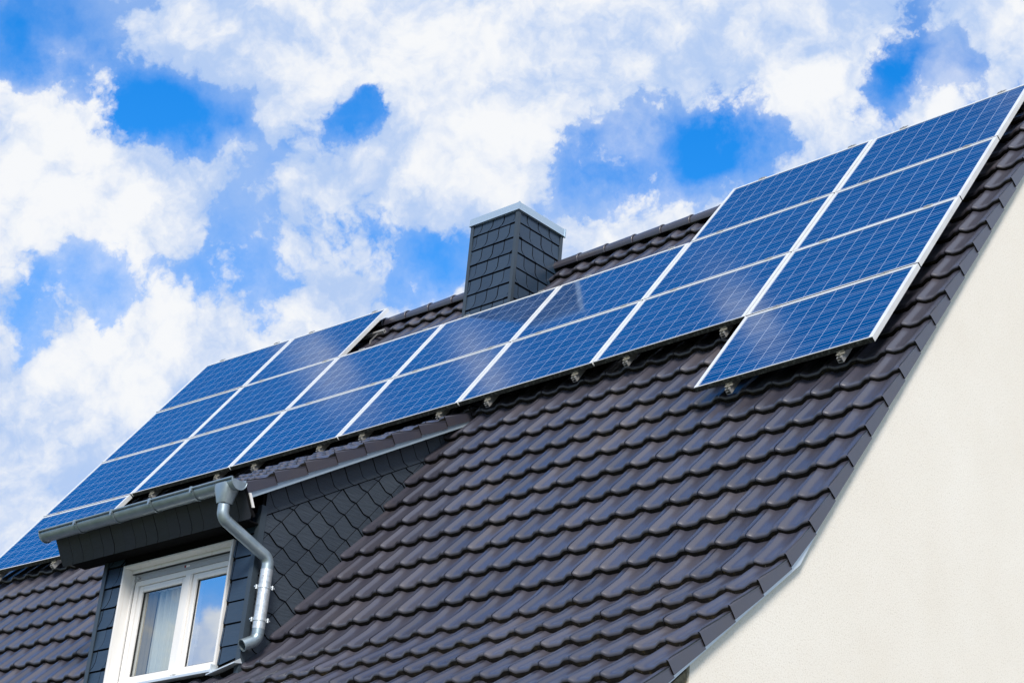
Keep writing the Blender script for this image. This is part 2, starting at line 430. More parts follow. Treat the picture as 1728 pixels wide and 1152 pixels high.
# ------------------------------------------------------------------ walls
GX = 0.20
prof_pts = [RK(GX, v, -0.222) for v in [0.0, 1.0, 2.0, 3, 4, 5, 5.9, 6.0, 6.1, 6.2, 6.3, 6.4, 6.5, 7.0, 7.5]]
prof_pts = [p for p in prof_pts if p.y > -4.36]
YF = -4.372
zc = prof_pts[-1].z - (prof_pts[-1].y - YF) * math.tan(PITCH - DTH)
out = [(p.y, p.z - 0.02) for p in prof_pts] + [(YF, zc - 0.02)]
poly = [(YR, out[0][1] + 0.1)] + out + [(YF, 0.0), (2 * YR - YF, 0.0)] + [(2 * YR - y, z) for y, z in reversed(out)]
mb = MB()
n = len(poly)
P = [(GX, y, z) for y, z in poly] + [(GX - 0.35, y, z) for y, z in poly]
mb.add(P, [tuple(range(n)), tuple(range(2 * n - 1, n - 1, -1))] + [(i, (i + 1) % n, n + (i + 1) % n, n + i) for i in range(n)], 0)
zt = zc - 0.1
mb.box((-10.09, YF + 0.002, 0), (GX - 0.36, YF + 0.35, zt)); mb.box((-10.09, 2 * YR - YF - 0.35, 0), (GX - 0.36, 2 * YR - YF, zt))
P = [(-10.1, y, z) for y, z in poly] + [(-10.5, y, z) for y, z in poly]
mb.add(P, [tuple(range(n)), tuple(range(2 * n - 1, n - 1, -1))] + [(i, (i + 1) % n, n + (i + 1) % n, n + i) for i in range(n)], 0)
part(mb, 'wall', M_WALL)
mb = MB()                       # boarded eaves
ez = RK(0.1, 8.3, -0.24)
pts2 = [(YF - 0.004, zc - 0.06), (YF - 0.004, zc - 0.42), (ez.y + 0.05, ez.z - 0.10), (ez.y + 0.03, ez.z - 0.02)]
mb.prism(pts2, lambda a, b, h: (h, a, b), -10.55, 0.185)
part(mb, 'eave_soffit', M_OLIVE)

# ------------------------------------------------------------------ slates
def clip(poly, win):
    out = poly
    m = len(win)
    area = sum(win[i][0] * win[(i + 1) % m][1] - win[(i + 1) % m][0] * win[i][1] for i in range(m))
    W = win if area > 0 else win[::-1]
    for i in range(m):
        ax, ay = W[i]; bx, by = W[(i + 1) % m]
        inp = out; out = []
        if not inp: return []
        def side(p): return (bx - ax) * (p[1] - ay) - (by - ay) * (p[0] - ax)
        for j in range(len(inp)):
            p, q = inp[j], inp[(j + 1) % len(inp)]
            sp_, sq = side(p), side(q)
            if sp_ >= 0: out.append(p)
            if (sp_ >= 0) != (sq >= 0):
                t = sp_ / (sp_ - sq); out.append((p[0] + t * (q[0] - p[0]), p[1] + t * (q[1] - p[1])))
    return out
def area(p): return abs(sum(p[i][0] * p[(i + 1) % len(p)][1] - p[(i + 1) % len(p)][0] * p[i][1] for i in range(len(p)))) / 2
def slate(mb, poly, T, down, gap=0.005, lift=0.010, t0=0.002, ref=0.18):
    """one slate: its face leans out towards `down`"""
    if len(poly) < 3 or area(poly) < 3e-4: return
    cx = sum(p[0] for p in poly) / len(poly); cy = sum(p[1] for p in poly) / len(poly)
    sz = math.sqrt(area(poly)); s = max(0.7, 1 - gap / sz)
    poly = [(cx + (a - cx) * s, cy + (b - cy) * s) for a, b in poly]
    dots = [a * down[0] + b * down[1] for a, b in poly]
    mn = min(dots); j = random.uniform(-0.0015, 0.0015)
    hs = [t0 + lift * (d - mn) / ref + j for d in dots]
    n = len(poly)
    V = [T(a, b, h) for (a, b), h in zip(poly, hs)] + [T(a, b, -0.004) for a, b in poly]
    mb.add(V, [tuple(range(n))] + [(i, (i + 1) % n, n + (i + 1) % n, n + i) for i in range(n)], [0] + [1] * n)
def courses_slates(mb, T, win, sw, sh, cut, ch, x0, ytop, rows, colr, mirror=1, shift=None, gap=0.011, lift=0.010):
    shift = cut if shift is None else shift
    for r_ in range(rows):
        yt = ytop - r_ * sh; yb = yt - sh
        for c in colr:
            x = x0 + mirror * (c * sw - r_ * shift)
            m = mirror
            poly = [(x, yt), (x + m * sw, yt), (x + m * sw, yb + ch), (x + m * (sw - cut * 0.35), yb + ch * 0.38), (x + m * (sw - cut), yb), (x - m * cut, yb), (x - m * cut * 0.35, yb + ch * 0.38), (x, yb + ch)]
            pc = clip(poly, win)
            if pc: slate(mb, pc, T, (0, -1), gap, lift, ref=sh)

# ------------------------------------------------------------------ chimney
CX0, CX1, CY0, CY1, CT = -5.81, -5.20, -0.505, 0.125, 0.178
def wz(z): return z + Z0
ch = MB()
zb = -0.95
ch.box((CX0 + 0.008, CY0 + 0.008, wz(zb)), (CX1 - 0.008, CY1 - 0.008, wz(CT)), mi=1)
win = [(CX0, zb), (CX1, zb), (CX1, CT), (CX0, CT)]
courses_slates(ch, lambda a, b, h: (a, CY0 - h, wz(b)), win, 0.149, 0.163, 0.058, 0.058, CX0 + 0.13, CT + 0.03, 8, range(-2, 9))
win = [(CY0, zb), (CY1, zb), (CY1, CT), (CY0, CT)]
courses_slates(ch, lambda a, b, h: (CX1 + h, a, wz(b)), win, 0.163, 0.163, 0.058, 0.058, CY1 - 0.02, CT + 0.03, 8, range(-2, 9), mirror=-1)
courses_slates(ch, lambda a, b, h: (CX0 - h, a, wz(b)), win, 0.163, 0.163, 0.058, 0.058, CY1 - 0.02, CT + 0.03, 8, range(-2, 9), mirror=-1)
chimney = part(ch, 'chimney', [M_SLATE2, M_DARK], fix=False)
for (x, y, sx_, sy_) in ((CX1, CY0, 1, -1), (CX0, CY0, -1, -1), (CX1, CY1, 1, 1), (CX0, CY1, -1, 1)):
    mb = MB()
    xa, xb = sorted((x + sx_ * 0.016, x - sx_ * 0.022)); ya, yb = sorted((y + sy_ * 0.016, y + sy_ * 0.010))
    mb.box((xa, ya, wz(zb)), (xb, yb, wz(CT)))
    xa, xb = sorted((x + sx_ * 0.016, x + sx_ * 0.010)); ya, yb = sorted((y + sy_ * 0.010, y - sy_ * 0.022))
    mb.box((xa, ya, wz(zb)), (xb, yb, wz(CT)))
    part(mb, 'corner_trim', M_TRIM, chimney)
mb = MB()
o_ = 0.028; cz0, cz1 = CT - 0.012, CT + 0.068
def ring(a, z): return [(CX0 - a, CY0 - a, wz(z)), (CX1 + a, CY0 - a, wz(z)), (CX1 + a, CY1 + a, wz(z)), (CX0 - a, CY1 + a, wz(z))]
V = ring(o_ - 0.008, cz0) + ring(o_ + 0.004, cz0) + ring(o_, cz0 + 0.01) + ring(o_, cz1) + ring(o_ - 0.02, cz1 + 0.004)
F = []
for k in range(4):
    for i in range(4): F.append((k * 4 + i, k * 4 + (i + 1) % 4, (k + 1) * 4 + (i + 1) % 4, (k + 1) * 4 + i))
F.append((16, 17, 18, 19)); F.append((3, 2, 1, 0))
mb.add(V, F)
mb.box((CX1 + o_ - 0.012, CY0 - o_ - 0.003, wz(cz0 + 0.004)), (CX1 + o_ + 0.003, CY0 - o_ + 0.012, wz(cz1 + 0.006)))
mb.box((CX1 + o_ - 0.010, CY1 + o_ - 0.010, wz(cz0 - 0.01)), (CX1 + o_ + 0.004, CY1 + o_ + 0.006, wz(cz1 + 0.006)))
part(mb, 'cap', M_CAP, chimney)

# ------------------------------------------------------------------ dormer
DS = rad(32.3); DSs, DSc = sin(DS), cos(DS)
# arris of the dormer verge passes (y,z)=(-3.879,-3.929)
def DP(x, v, n):                # v down slope measured from the eaves (0) upwards negative
    return Vector((x, -3.879 - DSc * v - DSs * n, -3.929 - DSs * v + DSc * n + Z0))
dz_top = lambda y: -3.929 + math.tan(DS) * (y + 3.879)        # tile surface height over y
mb = MB()                       # dark core: two cheeks, head, parapets round the window opening
WL, WR, WT, WB = -6.24, -4.87, -4.216, -5.235
zf = dz_top(YD) - 0.16
def cheek_poly(off):
    ys = [(-1.25, dz_top(-1.25) - off)]
    return [(YD, dz_top(YD) - off), (YD, -5.42), (-0.9, -2.0), (-0.9, dz_top(-0.9) - off)]
for (xa, xb) in ((XR - 0.12, XR - 0.006), (XL + 0.006, XL + 0.12)):
    mb.prism(cheek_poly(0.15), lambda a, b, h: (h, a, wz(b)), xa, xb)
mb.box((XL + 0.121, YD + 0.006, wz(WT)), (XR - 0.121, YD + 0.12, wz(zf)))
mb.box((XL + 0.121, YD + 0.006, wz(-5.6)), (WL, YD + 0.12, wz(WT - 0.001))); mb.box((WR, YD + 0.006, wz(-5.6)), (XR - 0.121, YD + 0.12, wz(WT - 0.001)))
mb.box((WL + 0.001, YD + 0.006, wz(-5.6)), (WR - 0.001, YD + 0.12, wz(WB)))
dormer = part(mb, 'dormer', M_DARK)
# cheek slates (right cheek, faces the gable side)
mb = MB()
TC = lambda a, b, h: (XR + h, a, wz(b))
topl = lambda y: -4.074 + 0.628 * (y + 3.541)                # lower edge of the top course
yb0, yb1 = YD + 0.02, -0.9
winL = [(yb0, topl(yb0) - 0.004), (yb0, -5.5), (-1.85, -3.12), (-1.85, topl(-1.85) - 0.004)]
e1 = (0.1525, -0.067); e2 = (0.104, 0.130); B0 = (-3.357, -4.057)
for i in range(-14, 22):
    for j in range(-16, 22):
        B = (B0[0] + i * e1[0] + j * e2[0], B0[1] + i * e1[1] + j * e2[1])
        Bm = (B[0] - e1[0], B[1] - e1[1]); A = (B[0] - 0.052, B[1] + 0.002)
        mid = (A[0] - 0.014, A[1] + 0.004)
        poly = [Bm, mid, A, B, (B[0] + e2[0], B[1] + e2[1]), (A[0] + e2[0], A[1] + e2[1]), (mid[0] + e2[0], mid[1] + e2[1]), (Bm[0] + e2[0], Bm[1] + e2[1])]
        if max(p[0] for p in poly) < yb0 or min(p[0] for p in poly) > yb1: continue
        pc = clip(poly, winL)
        if pc: slate(mb, pc, TC, (-0.62, -0.78), 0.0042, 0.011, ref=0.2)
winT = [(yb0, topl(yb0)), (yb1, topl(yb1)), (yb1, topl(yb1) + 0.24), (yb0, topl(yb0) + 0.24)]
for j in range(-2, 20):
    y = -3.392 + 0.141 * j; z = topl(y)
    q = lambda dy, dz: (y + dy, z + dz)
    st_ = (0.141, 0.141 * 0.628)
    R_ = [q(0, 0), q(-0.05, 0.012), q(-0.066, 0.03), q(-0.105, 0.10), q(-0.17, 0.22)]
    Lf = [(a - st_[0], b - st_[1]) for a, b in R_]
    pc = clip(R_ + Lf[::-1], winT)
    if pc: slate(mb, pc, TC, (0.1, -0.9), 0.005, 0.010, ref=0.2)
part(mb, 'side_cladding', [M_SLATE, M_DARK], dormer, fix=False)
# front slates
mb = MB()
TF = lambda a, b, h: (a, YD - h, wz(b))
win = [(XL, -5.6), (WL - 0.012, -5.6), (WL - 0.012, -4.0), (XL, -4.0)]
courses_slates(mb, TF, win, 0.165, 0.172, 0.07, 0.085, XL + 0.10, -4.03, 10, range(-3, 12))
part(mb, 'front_cladding', [M_SLATE2, M_DARK], dormer, fix=False)
mb = MB()
win = [(WR + 0.012, -5.21), (XR, -5.16), (XR, -4.0), (WR + 0.012, -4.0)]
courses_slates(mb, TF, win, 0.235, 0.172, 0.004, 0.004, XR - 0.235, -4.03, 9, range(-3, 4), shift=0.0)
part(mb, 'front_cladding', [M_SLATE2, M_DARK], dormer, fix=False)
# corner trims
for (x, s_) in ((XR, 1), (XL, -1)):
    mb = MB()
    xa, xb = sorted((x + s_ * 0.018, x - s_ * 0.030))
    mb.box((xa, YD - 0.020, wz(-5.45)), (xb, YD - 0.012, wz(-3.99)))
    xa, xb = sorted((x + s_ * 0.018, x + s_ * 0.010))
    mb.box((xa, YD - 0.0115, wz(-5.45)), (xb, YD + 0.035, wz(-3.99)))
    part(mb, 'corner_trim', M_TRIM, dormer)
# fascia and its slates
FXL, FXR = -6.85, -4.455
FL = 0.262
def TFA(a, b, h): return (a, -3.872 + DSs * (-b) - DSc * h, wz(-3.952 - DSc * (-b) - DSs * h))
mb = MB()
mb.box((FXL, -FL + 0.006, -0.022), (FXR, 0.0, 0.0), TFA, mi=1)
win = [(FXL, -FL), (FXR, -FL), (FXR, 0), (FXL, 0)]
courses_slates(mb, TFA, win, 0.140, FL, 0.035, 0.075, FXL + 0.03, 0, 1, range(-1, 19), gap=0.005, lift=0.012)
mb.box((FXL + 0.03, -3.715, wz(-4.150)), (-4.595, YD - 0.001, wz(-4.138)), mi=1)      # soffit
part(mb, 'fascia', [M_SLATE3, M_DARK], dormer, fix=False)
# zinc strip below the dormer verge, and the white lath hanging at its foot
mb = MB()
P = []
ya, yb = -3.79, -1.50
za = lambda y: dz_top(y) - 0.112
def zs(x, y, d): return (x, y, wz(za(y) + d))
mb.hexa([zs(-4.575, ya, -0.052), zs(-4.490, ya, -0.052), zs(-4.490, yb, -0.052), zs(-4.575, yb, -0.052),
         zs(-4.575, ya, 0.0), zs(-4.490, ya, 0.0), zs(-4.490, yb, 0.0), zs(-4.575, yb, 0.0)])
part(mb, 'flashing', M_CAP, dormer)
mb = MB()
mb.hexa([(-4.449, -3.768, wz(-4.104)), (-4.441, -3.768, wz(-4.104)), (-4.441, -3.746, wz(-4.098)), (-4.449, -3.746, wz(-4.098)),
         (-4.449, -3.818, wz(-4.004)), (-4.441, -3.818, wz(-4.004)), (-4.441, -3.796, wz(-3.998)), (-4.449, -3.796, wz(-3.998))])
part(mb, 'lath', M_WHITE2, dormer)
# underside of dormer roof overhang
mb = MB()
mb.hexa([zs(-6.82, -3.80, -0.035), zs(-4.58, -3.80, -0.035), zs(-4.58, -0.9, -0.035), zs(-6.82, -0.9, -0.035),
         zs(-6.82, -3.80, 0.02), zs(-4.58, -3.80, 0.02), zs(-4.58, -0.9, 0.02), zs(-6.82, -0.9, 0.02)])
part(mb, 'soffit', M_DARK, dormer)
# apron flashing under the front
mb = MB()
for (xa, za_, xb, zb_) in ((-4.87, -5.255, -4.57, -5.195),):
    mb.hexa([(xa, YD - 0.085, wz(za_ - 0.035)), (xb, YD - 0.075, wz(zb_ - 0.035)), (xb, YD + 0.0, wz(zb_ - 0.02)), (xa, YD + 0.0, wz(za_ - 0.02)),
             (xa, YD - 0.085, wz(za_ - 0.026)), (xb, YD - 0.075, wz(zb_ - 0.026)), (xb, YD - 0.022, wz(zb_ + 0.012)), (xa, YD - 0.022, wz(za_ + 0.012))])
part(mb, 'apron', M_SHEET, dormer)

# dormer roof
dr = MB()
DBASE = -ROLL
for k in range(0, 9):
    vf = -0.005 - k * 0.3365
    for j in range(0, 11):
        x1 = -4.48 - 0.2305 * (j + 1); x0 = x1 - 0.2305
        if x0 < -7.0: continue
        tile(dr, DP, x0, x1, vf, 0.375, DBASE, jit=random.uniform(-0.003, 0.003))
dormer_roof = part(dr, 'dormer_roof', [M_TILE, M_EDGE], fix=False)
for k in range(0, 9):
    vf = -0.005 - k * 0.3365
    mb = MB()
    tile(mb, DP, -4.48 - 0.2305, -4.48, vf, 0.37, DBASE, pf=profv, flap=0.092, jit=random.uniform(-0.003, 0.003), rise=0.038)
    part(mb, 'verge_tile', [M_TILE, M_EDGE], dormer_roof, fix=False)

# ------------------------------------------------------------------ gutter and downpipe
GY, GZ, GR = -3.935, -3.957, 0.066
GXL, GXR = -6.885, -4.425
mb = MB()
pr_ = [(GY + GR * cos(a), GZ + 0.008 + GR * sin(a)) for a in [PI * k / 14 for k in range(0, -15, -1)]]
pr_ = [(GY + GR, GZ + 0.03)] + pr_
inn = [(GY + (GR - 0.004) * cos(a), GZ + 0.008 + (GR - 0.004) * sin(a)) for a in [PI * k / 14 for k in range(-14, 1)]]
pf_ = pr_ + inn + [(GY + GR - 0.004, GZ + 0.03)]
n = len(pf_)
V = [(GXL, y, wz(z)) for y, z in pf_] + [(GXR, y, wz(z)) for y, z in pf_]
mb.add(V, [(i, (i + 1) % n, n + (i + 1) % n, n + i) for i in range(n)], 0, True)
mb.add(V[:n], [tuple(range(n))]) if False else None
mb.tube([(GXL - 0.002, GY - GR - 0.006, wz(GZ + 0.012)), (GXR + 0.002, GY - GR - 0.006, wz(GZ + 0.012))], 0.0095, 12)
gutter = part(mb, 'gutter', M_ZINC)
for x, dx in ((GXL + 0.002, -0.004), (GXR - 0.004, 0.004)):
    mb = MB()
    half = [(GY + (GR + 0.003) * cos(PI * k / 14), GZ + 0.008 + (GR + 0.003) * sin(PI * k / 14)) for k in range(0, -15, -1)]
    mb.prism(half, lambda a, b, h: (h, a, wz(b)), min(x, x + dx), max(x, x + dx) )
    half2 = [(GY + (GR + 0.0055) * cos(PI * k / 14), GZ + 0.008 + (GR + 0.0055) * sin(PI * k / 14)) for k in range(0, -15, -1)]
    for (p, q) in zip(half2[:-1], half2[1:]):
        mb.tube([(x + dx, p[0], wz(p[1])), (x + dx, q[0], wz(q[1]))], 0.004, 6)
    part(mb, 'end_cap', M_ZINC, gutter, fix=False)
for x in (-6.385, -5.895, -5.41, -4.90):
    mb = MB()
    arc = [(GY + (GR + 0.003) * cos(PI * k / 14), GZ + 0.008 + (GR + 0.003) * sin(PI * k / 14)) for k in range(-3, -15, -1)]
    arc2 = [(GY + (GR + 0.0065) * cos(PI * k / 14), GZ + 0.008 + (GR + 0.0065) * sin(PI * k / 14)) for k in range(-3, -15, -1)]
    for i in range(len(arc) - 1):
        P = []
        for xx in (x - 0.014, x + 0.014):
            P += [(xx, *arc[i]), (xx, *arc[i + 1]), (xx, *arc2[i + 1]), (xx, *arc2[i])]
        P = [(a, b, wz(c)) for a, b, c in P]
        mb.hexa(P)
    mb.box((x - 0.013, GY - GR - 0.019, wz(GZ - 0.012)), (x + 0.013, GY - GR - 0.006, wz(GZ + 0.022)))
    mb.tube([(x, GY - GR - 0.012, wz(GZ - 0.02)), (x, GY - GR - 0.021, wz(GZ - 0.02))], 0.008, 10)
    part(mb, 'bracket', M_ZINC, gutter, fix=True)

FXC = -4.565
mb = MB()
def rr_(cx, cy, a, b, z, seg=20):
    out = []
    for k in range(seg):
        t = 2 * PI * k / seg
        c, s_ = cos(t), sin(t)
        e = 0.55
        out.append((cx + a * math.copysign(abs(c) ** e, c), cy + b * math.copysign(abs(s_) ** e, s_), wz(z)))
    return out
rings = []
for (z, a, b, y) in ((GZ - 0.005, 0.092, 0.072, GY), (GZ - 0.045, 0.084, 0.072, GY), (GZ - 0.10, 0.064, 0.062, GY), (GZ - 0.145, 0.053, 0.053, GY), (GZ - 0.155, 0.049, 0.049, GY)):
    rings.append(rr_(FXC, y, a, b, z))
V = [p for r_ in rings for p in r_]; seg = 20
mb.add(V, [(i * seg + k, i * seg + (k + 1) % seg, (i + 1) * seg + (k + 1) % seg, (i + 1) * seg + k) for i in range(len(rings) - 1) for k in range(seg)], 0, True)
# bezier centre line of the pipe
def catm(P, n=10):
    out = []
    for i in range(1, len(P) - 2):
        p0, p1, p2, p3 = [Vector(q) for q in P[i - 1:i + 3]]
        for k in range(n):
            t = k / n
            out.append(0.5 * ((2 * p1) + (-p0 + p2) * t + (2 * p0 - 5 * p1 + 4 * p2 - p3) * t * t + (-p0 + 3 * p1 - 3 * p2 + p3) * t ** 3))
    out.append(Vector(P[-2])); return out
def fillet(P, r, n=9):          # polyline with rounded corners
    P = [Vector(p) for p in P]; out = [P[0]]
    for i in range(1, len(P) - 1):
        a = (P[i - 1] - P[i]).normalized(); b = (P[i + 1] - P[i]).normalized()
        ang = a.angle(b); d = r / math.tan(ang / 2)
        s_, e = P[i] + a * d, P[i] + b * d
        c = P[i] + (a + b).normalized() * (r / sin(ang / 2))
        for k in range(n + 1):
            t = k / n
            u = (s_ - c) * (1 - t) + (e - c) * t
            out.append(c + u.normalized() * r)
    out.append(P[-1]); return out
PX, PY = XR + 0.098, -3.50
path = fillet([(FXC, GY, wz(GZ - 0.10)), (FXC, GY, wz(-4.215)), (PX, PY, wz(-4.415)), (PX, PY, wz(-5.035)), (PX - 0.025, PY - 0.105, wz(-5.10))], 0.075)
mb.tube(path, 0.0455, 20, 0, cap=False)
pin = [path[-1], path[-2], path[-3], path[-4], path[-5]]
mb.tube(pin, 0.041, 20, 0, cap=False)
# lip at the mouth
d = (path[-1] - path[-2]).normalized()
mb.tube([path[-1] - d * 0.004, path[-1] + d * 0.002], 0.0475, 20, 0, cap=False)
mb.tube([path[-1] + d * 0.002, path[-1] + d * 0.0021], [0.0475, 0.041], 20, 0, cap=False)
# joints between pipe sections
for i in (10, 21):
    q = path[i]; dd_ = (path[i + 1] - path[i - 1]).normalized()
    mb.tube([q - dd_ * 0.006, q + dd_ * 0.006], 0.0468, 20, 0, cap=False)
downpipe = part(mb, 'downpipe', M_ZINC, fix=False)
mb = MB()
mb.tube([(PX, PY, wz(-4.50)), (PX, PY, wz(-4.955))], 0.047, 20, 0, cap=False)
part(mb, 'pipe_section', M_GALV, downpipe, fix=False)
for z in (-4.635, -4.885):
    mb = MB()
    mb.tube([(PX, PY, wz(z - 0.013)), (PX, PY, wz(z + 0.013))], 0.051, 20, 0, cap=True)
    for s_ in (-1, 1):
        ax = Vector((0.70, 0.70, 0)).normalized() * s_
        c = Vector((PX, PY, wz(z))) + ax * 0.060
        mb.tube([c - Vector((0, 0, 0.016)), c + Vector((0, 0, 0.016))], 0.009, 8)
        mb.tube([c + Vector((0.0, -0.018, 0)), c + Vector((0.0, 0.018, 0))], 0.006, 8)
    mb.tube([(PX, PY, wz(z)), (XR + 0.005, PY + 0.03, wz(z))], 0.006, 8)
    part(mb, 'clamp', M_GALV, downpipe, fix=True)

# ------------------------------------------------------------------ window
mb = MB()
RD = 0.128                      # depth of the white reveal
yo, yi = YD - 0.022, YD + RD
tj = 0.016
mb.box((WL - 0.004, yo, wz(WB)), (WL + tj, yi, wz(WT)))                              # jambs
mb.box((WR - tj, yo, wz(WB)), (WR + 0.004, yi, wz(WT)))
mb.box((WL + tj + 0.0005, yo, wz(WT - tj)), (WR - tj - 0.0005, yi, wz(WT)))          # head
window = part(mb, 'window', M_WHITE2, bevel=0.002)
fy0, fy1 = YD + 0.085, YD + RD + 0.03
IL, IR, IT, IB = WL + tj + 0.001, WR - tj - 0.001, WT - tj - 0.001, WB
mb = MB()                       # inner head board with drip groove
mb.box((IL, fy0 - 0.028, wz(IT - 0.030)), (IR, fy1, wz(IT)))
mb.box((IL, fy0 - 0.022, wz(IT - 0.036)), (IR, fy0 + 0.02, wz(IT - 0.0305)), mi=1)
part(mb, 'head_board', [M_WHITE2, M_GASKET], window)
mb = MB()                       # bottom bar of the roller shutter
mb.box((IL + 0.02, fy0 - 0.006, wz(IT - 0.092)), (IR - 0.02, fy0 + 0.02, wz(IT - 0.037)))
mb.box((IL + 0.021, fy0 - 0.010, wz(IT - 0.052)), (IR - 0.021, fy0 - 0.0065, wz(IT - 0.046)))
mb.tube([(IL + 0.085, fy0 - 0.03, wz(IT - 0.072)), (IL + 0.085, fy0 - 0.006, wz(IT - 0.072))], 0.011, 10)
shutter = part(mb, 'roller_shutter', M_GREYBAR, window)
mb = MB()
mb.tube([(-5.555, fy0 - 0.0064, wz(IT - 0.064)), (-5.555, fy0 - 0.010, wz(IT - 0.064))], 0.010, 10)
mb.box((-5.541, fy0 - 0.009, wz(IT - 0.073)), (-5.50, fy0 - 0.0065, wz(IT - 0.057)), mi=1)
part(mb, 'sticker', [M_RED, M_WHITE], window, fix=True)
mb = MB()                       # guide rail with dark slot
mb.box((IL, fy0 - 0.012, wz(IB + 0.004)), (IL + 0.018, fy1, wz(IT - 0.038)), mi=0)
mb.box((IL + 0.0185, fy0 + 0.004, wz(IB + 0.004)), (IL + 0.028, fy1, wz(IT - 0.094)), mi=1)
part(mb, 'guide_rail', [M_WHITE, M_GASKET], window)
mb = MB()
mb.box((IR - 0.018, fy0 - 0.012, wz(IB + 0.004)), (IR, fy1, wz(IT - 0.038)), mi=0)
part(mb, 'guide_rail', [M_WHITE, M_GASKET], window)
# outer frame with mullion
FLx, FRx, FTz, FBz = IL + 0.0285, IR - 0.0185, IT - 0.093, IB + 0.03
mb = MB(); fw = 0.048
mb.box((FLx, fy0, wz(FBz)), (FLx + fw, fy1, wz(FTz))); mb.box((FRx - fw, fy0, wz(FBz)), (FRx, fy1, wz(FTz)))
mb.box((FLx + fw + 0.0005, fy0, wz(FTz - 0.042)), (FRx - fw - 0.0005, fy1, wz(FTz))); mb.box((FLx + fw + 0.0005, fy0, wz(FBz)), (FRx - fw - 0.0005, fy1, wz(FBz + 0.035)))
MX = -5.495
mb.box((MX - 0.040, fy0 - 0.004, wz(FBz + 0.0355)), (MX + 0.040, fy1, wz(FTz - 0.0425)))
mb.box((MX - 0.004, fy0 - 0.010, wz(FBz + 0.0355)), (MX + 0.030, fy0 - 0.0045, wz(FTz - 0.0425)))
part(mb, 'frame', M_WHITE, window, bevel=0.004)
for si, (xa, xb) in enumerate(((FLx + fw + 0.003, MX - 0.043), (MX + 0.043, FRx - fw - 0.003))):
    mb = MB(); za_, zb_ = FBz + 0.038, FTz - 0.045; sw_ = 0.050
    y0_, y1_ = fy0 + 0.010, fy1 + 0.02
    mb.box((xa, y0_, wz(za_)), (xa + sw_, y1_, wz(zb_))); mb.box((xb - sw_, y0_, wz(za_)), (xb, y1_, wz(zb_)))
    mb.box((xa + sw_ + 0.0005, y0_, wz(zb_ - sw_)), (xb - sw_ - 0.0005, y1_, wz(zb_))); mb.box((xa + sw_ + 0.0005, y0_, wz(za_)), (xb - sw_ - 0.0005, y1_, wz(za_ + sw_)))
    part(mb, 'sash', M_WHITE, window, bevel=0.005)
    mb = MB()
    gx0, gx1, gz0, gz1 = xa + sw_ + 0.001, xb - sw_ - 0.001, za_ + sw_ + 0.001, zb_ - sw_ - 0.001
    gy = y0_ + 0.022
    for (a, b, c, d_) in ((gx0, gx0 + 0.006, gz0, gz1), (gx1 - 0.006, gx1, gz0, gz1), (gx0 + 0.0065, gx1 - 0.0065, gz1 - 0.006, gz1), (gx0 + 0.0065, gx1 - 0.0065, gz0, gz0 + 0.006)):
        mb.box((a, gy - 0.006, wz(c)), (b, gy + 0.01, wz(d_)))
    part(mb, 'gasket', M_GASKET, window)
    mb = MB()
    mb.add([(gx0 + 0.002, gy, wz(gz0)), (gx1 - 0.002, gy, wz(gz0)), (gx1 - 0.002, gy, wz(gz1)), (gx0 + 0.002, gy, wz(gz1))], [(0, 1, 2, 3)])
    part(mb, 'pane', M_GLASS if si == 0 else M_GLASS2, window, fix=False)
    # curtains behind the pane
    mb = MB()
    nx, nz = 60, 2
    ca, cb = (gx0 + 0.115, gx1 + 0.02) if si == 0 else (gx0 + 0.26, gx1 + 0.05)
    V = []; F = []
    for i in range(nx + 1):
        t = i / nx; xx = ca + (cb - ca) * t
        yy = gy + 0.055 + 0.016 * sin(t * 34 + si) + 0.009 * sin(t * 71 + 1)
        for zz in (gz0 - 0.1, gz1 + 0.1): V.append((xx + (0.03 * sin(t * 5) if zz < -4.8 else 0), yy, wz(zz)))
    for i in range(nx): F.append((2 * i, 2 * i + 2, 2 * i + 3, 2 * i + 1))
    mb.add(V, F, 0, True)
    part(mb, 'curtain', M_CURT, window, fix=False)
    if si == 0:
        mb = MB()
        V = []; F = []
        for i in range(25):
            t = i / 24; xx = gx0 - 0.06 + 0.19 * t
            for zz in (gz0 - 0.1, gz1 + 0.1): V.append((xx, gy + 0.035 + 0.010 * sin(t * 20), wz(zz)))
        for i in range(24): F.append((2 * i, 2 * i + 2, 2 * i + 3, 2 * i + 1))
        mb.add(V, F, 0, True)
        part(mb, 'curtain', M_BEIGE, window, fix=False)
    else:
        mb = MB(); mb.box((gx0 + 0.02, gy + 0.03, wz(-4.95)), (gx0 + 0.036, gy + 0.05, wz(-4.78)))
        part(mb, 'handle', M_WHITE, window, bevel=0.004)
mb = MB()                       # sill
mb.hexa([(WL - 0.03, YD - 0.07, wz(WB - 0.028)), (WR + 0.03, YD - 0.07, wz(WB - 0.028)), (WR + 0.03, fy0 + 0.02, wz(WB - 0.012)), (WL - 0.03, fy0 + 0.02, wz(WB - 0.012)),
         (WL - 0.03, YD - 0.07, wz(WB - 0.008)), (WR + 0.03, YD - 0.07, wz(WB - 0.008)), (WR + 0.03, fy0 + 0.02, wz(WB + 0.029)), (WL - 0.03, fy0 + 0.02, wz(WB + 0.029))])
mb.box((WR + 0.0305, YD - 0.078, wz(WB - 0.035)), (WR + 0.038, YD - 0.01, wz(WB + 0.030)))
part(mb, 'sill', M_SHEET, window, bevel=0.002)
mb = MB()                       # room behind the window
mb.box((XL + 0.13, YD + 0.18, wz(-5.9)), (XR - 0.13, YD + 2.2, wz(-5.88))); mb.box((XL + 0.13, YD + 2.21, wz(-5.9)), (XR - 0.13, YD + 2.23, wz(-3.6)))
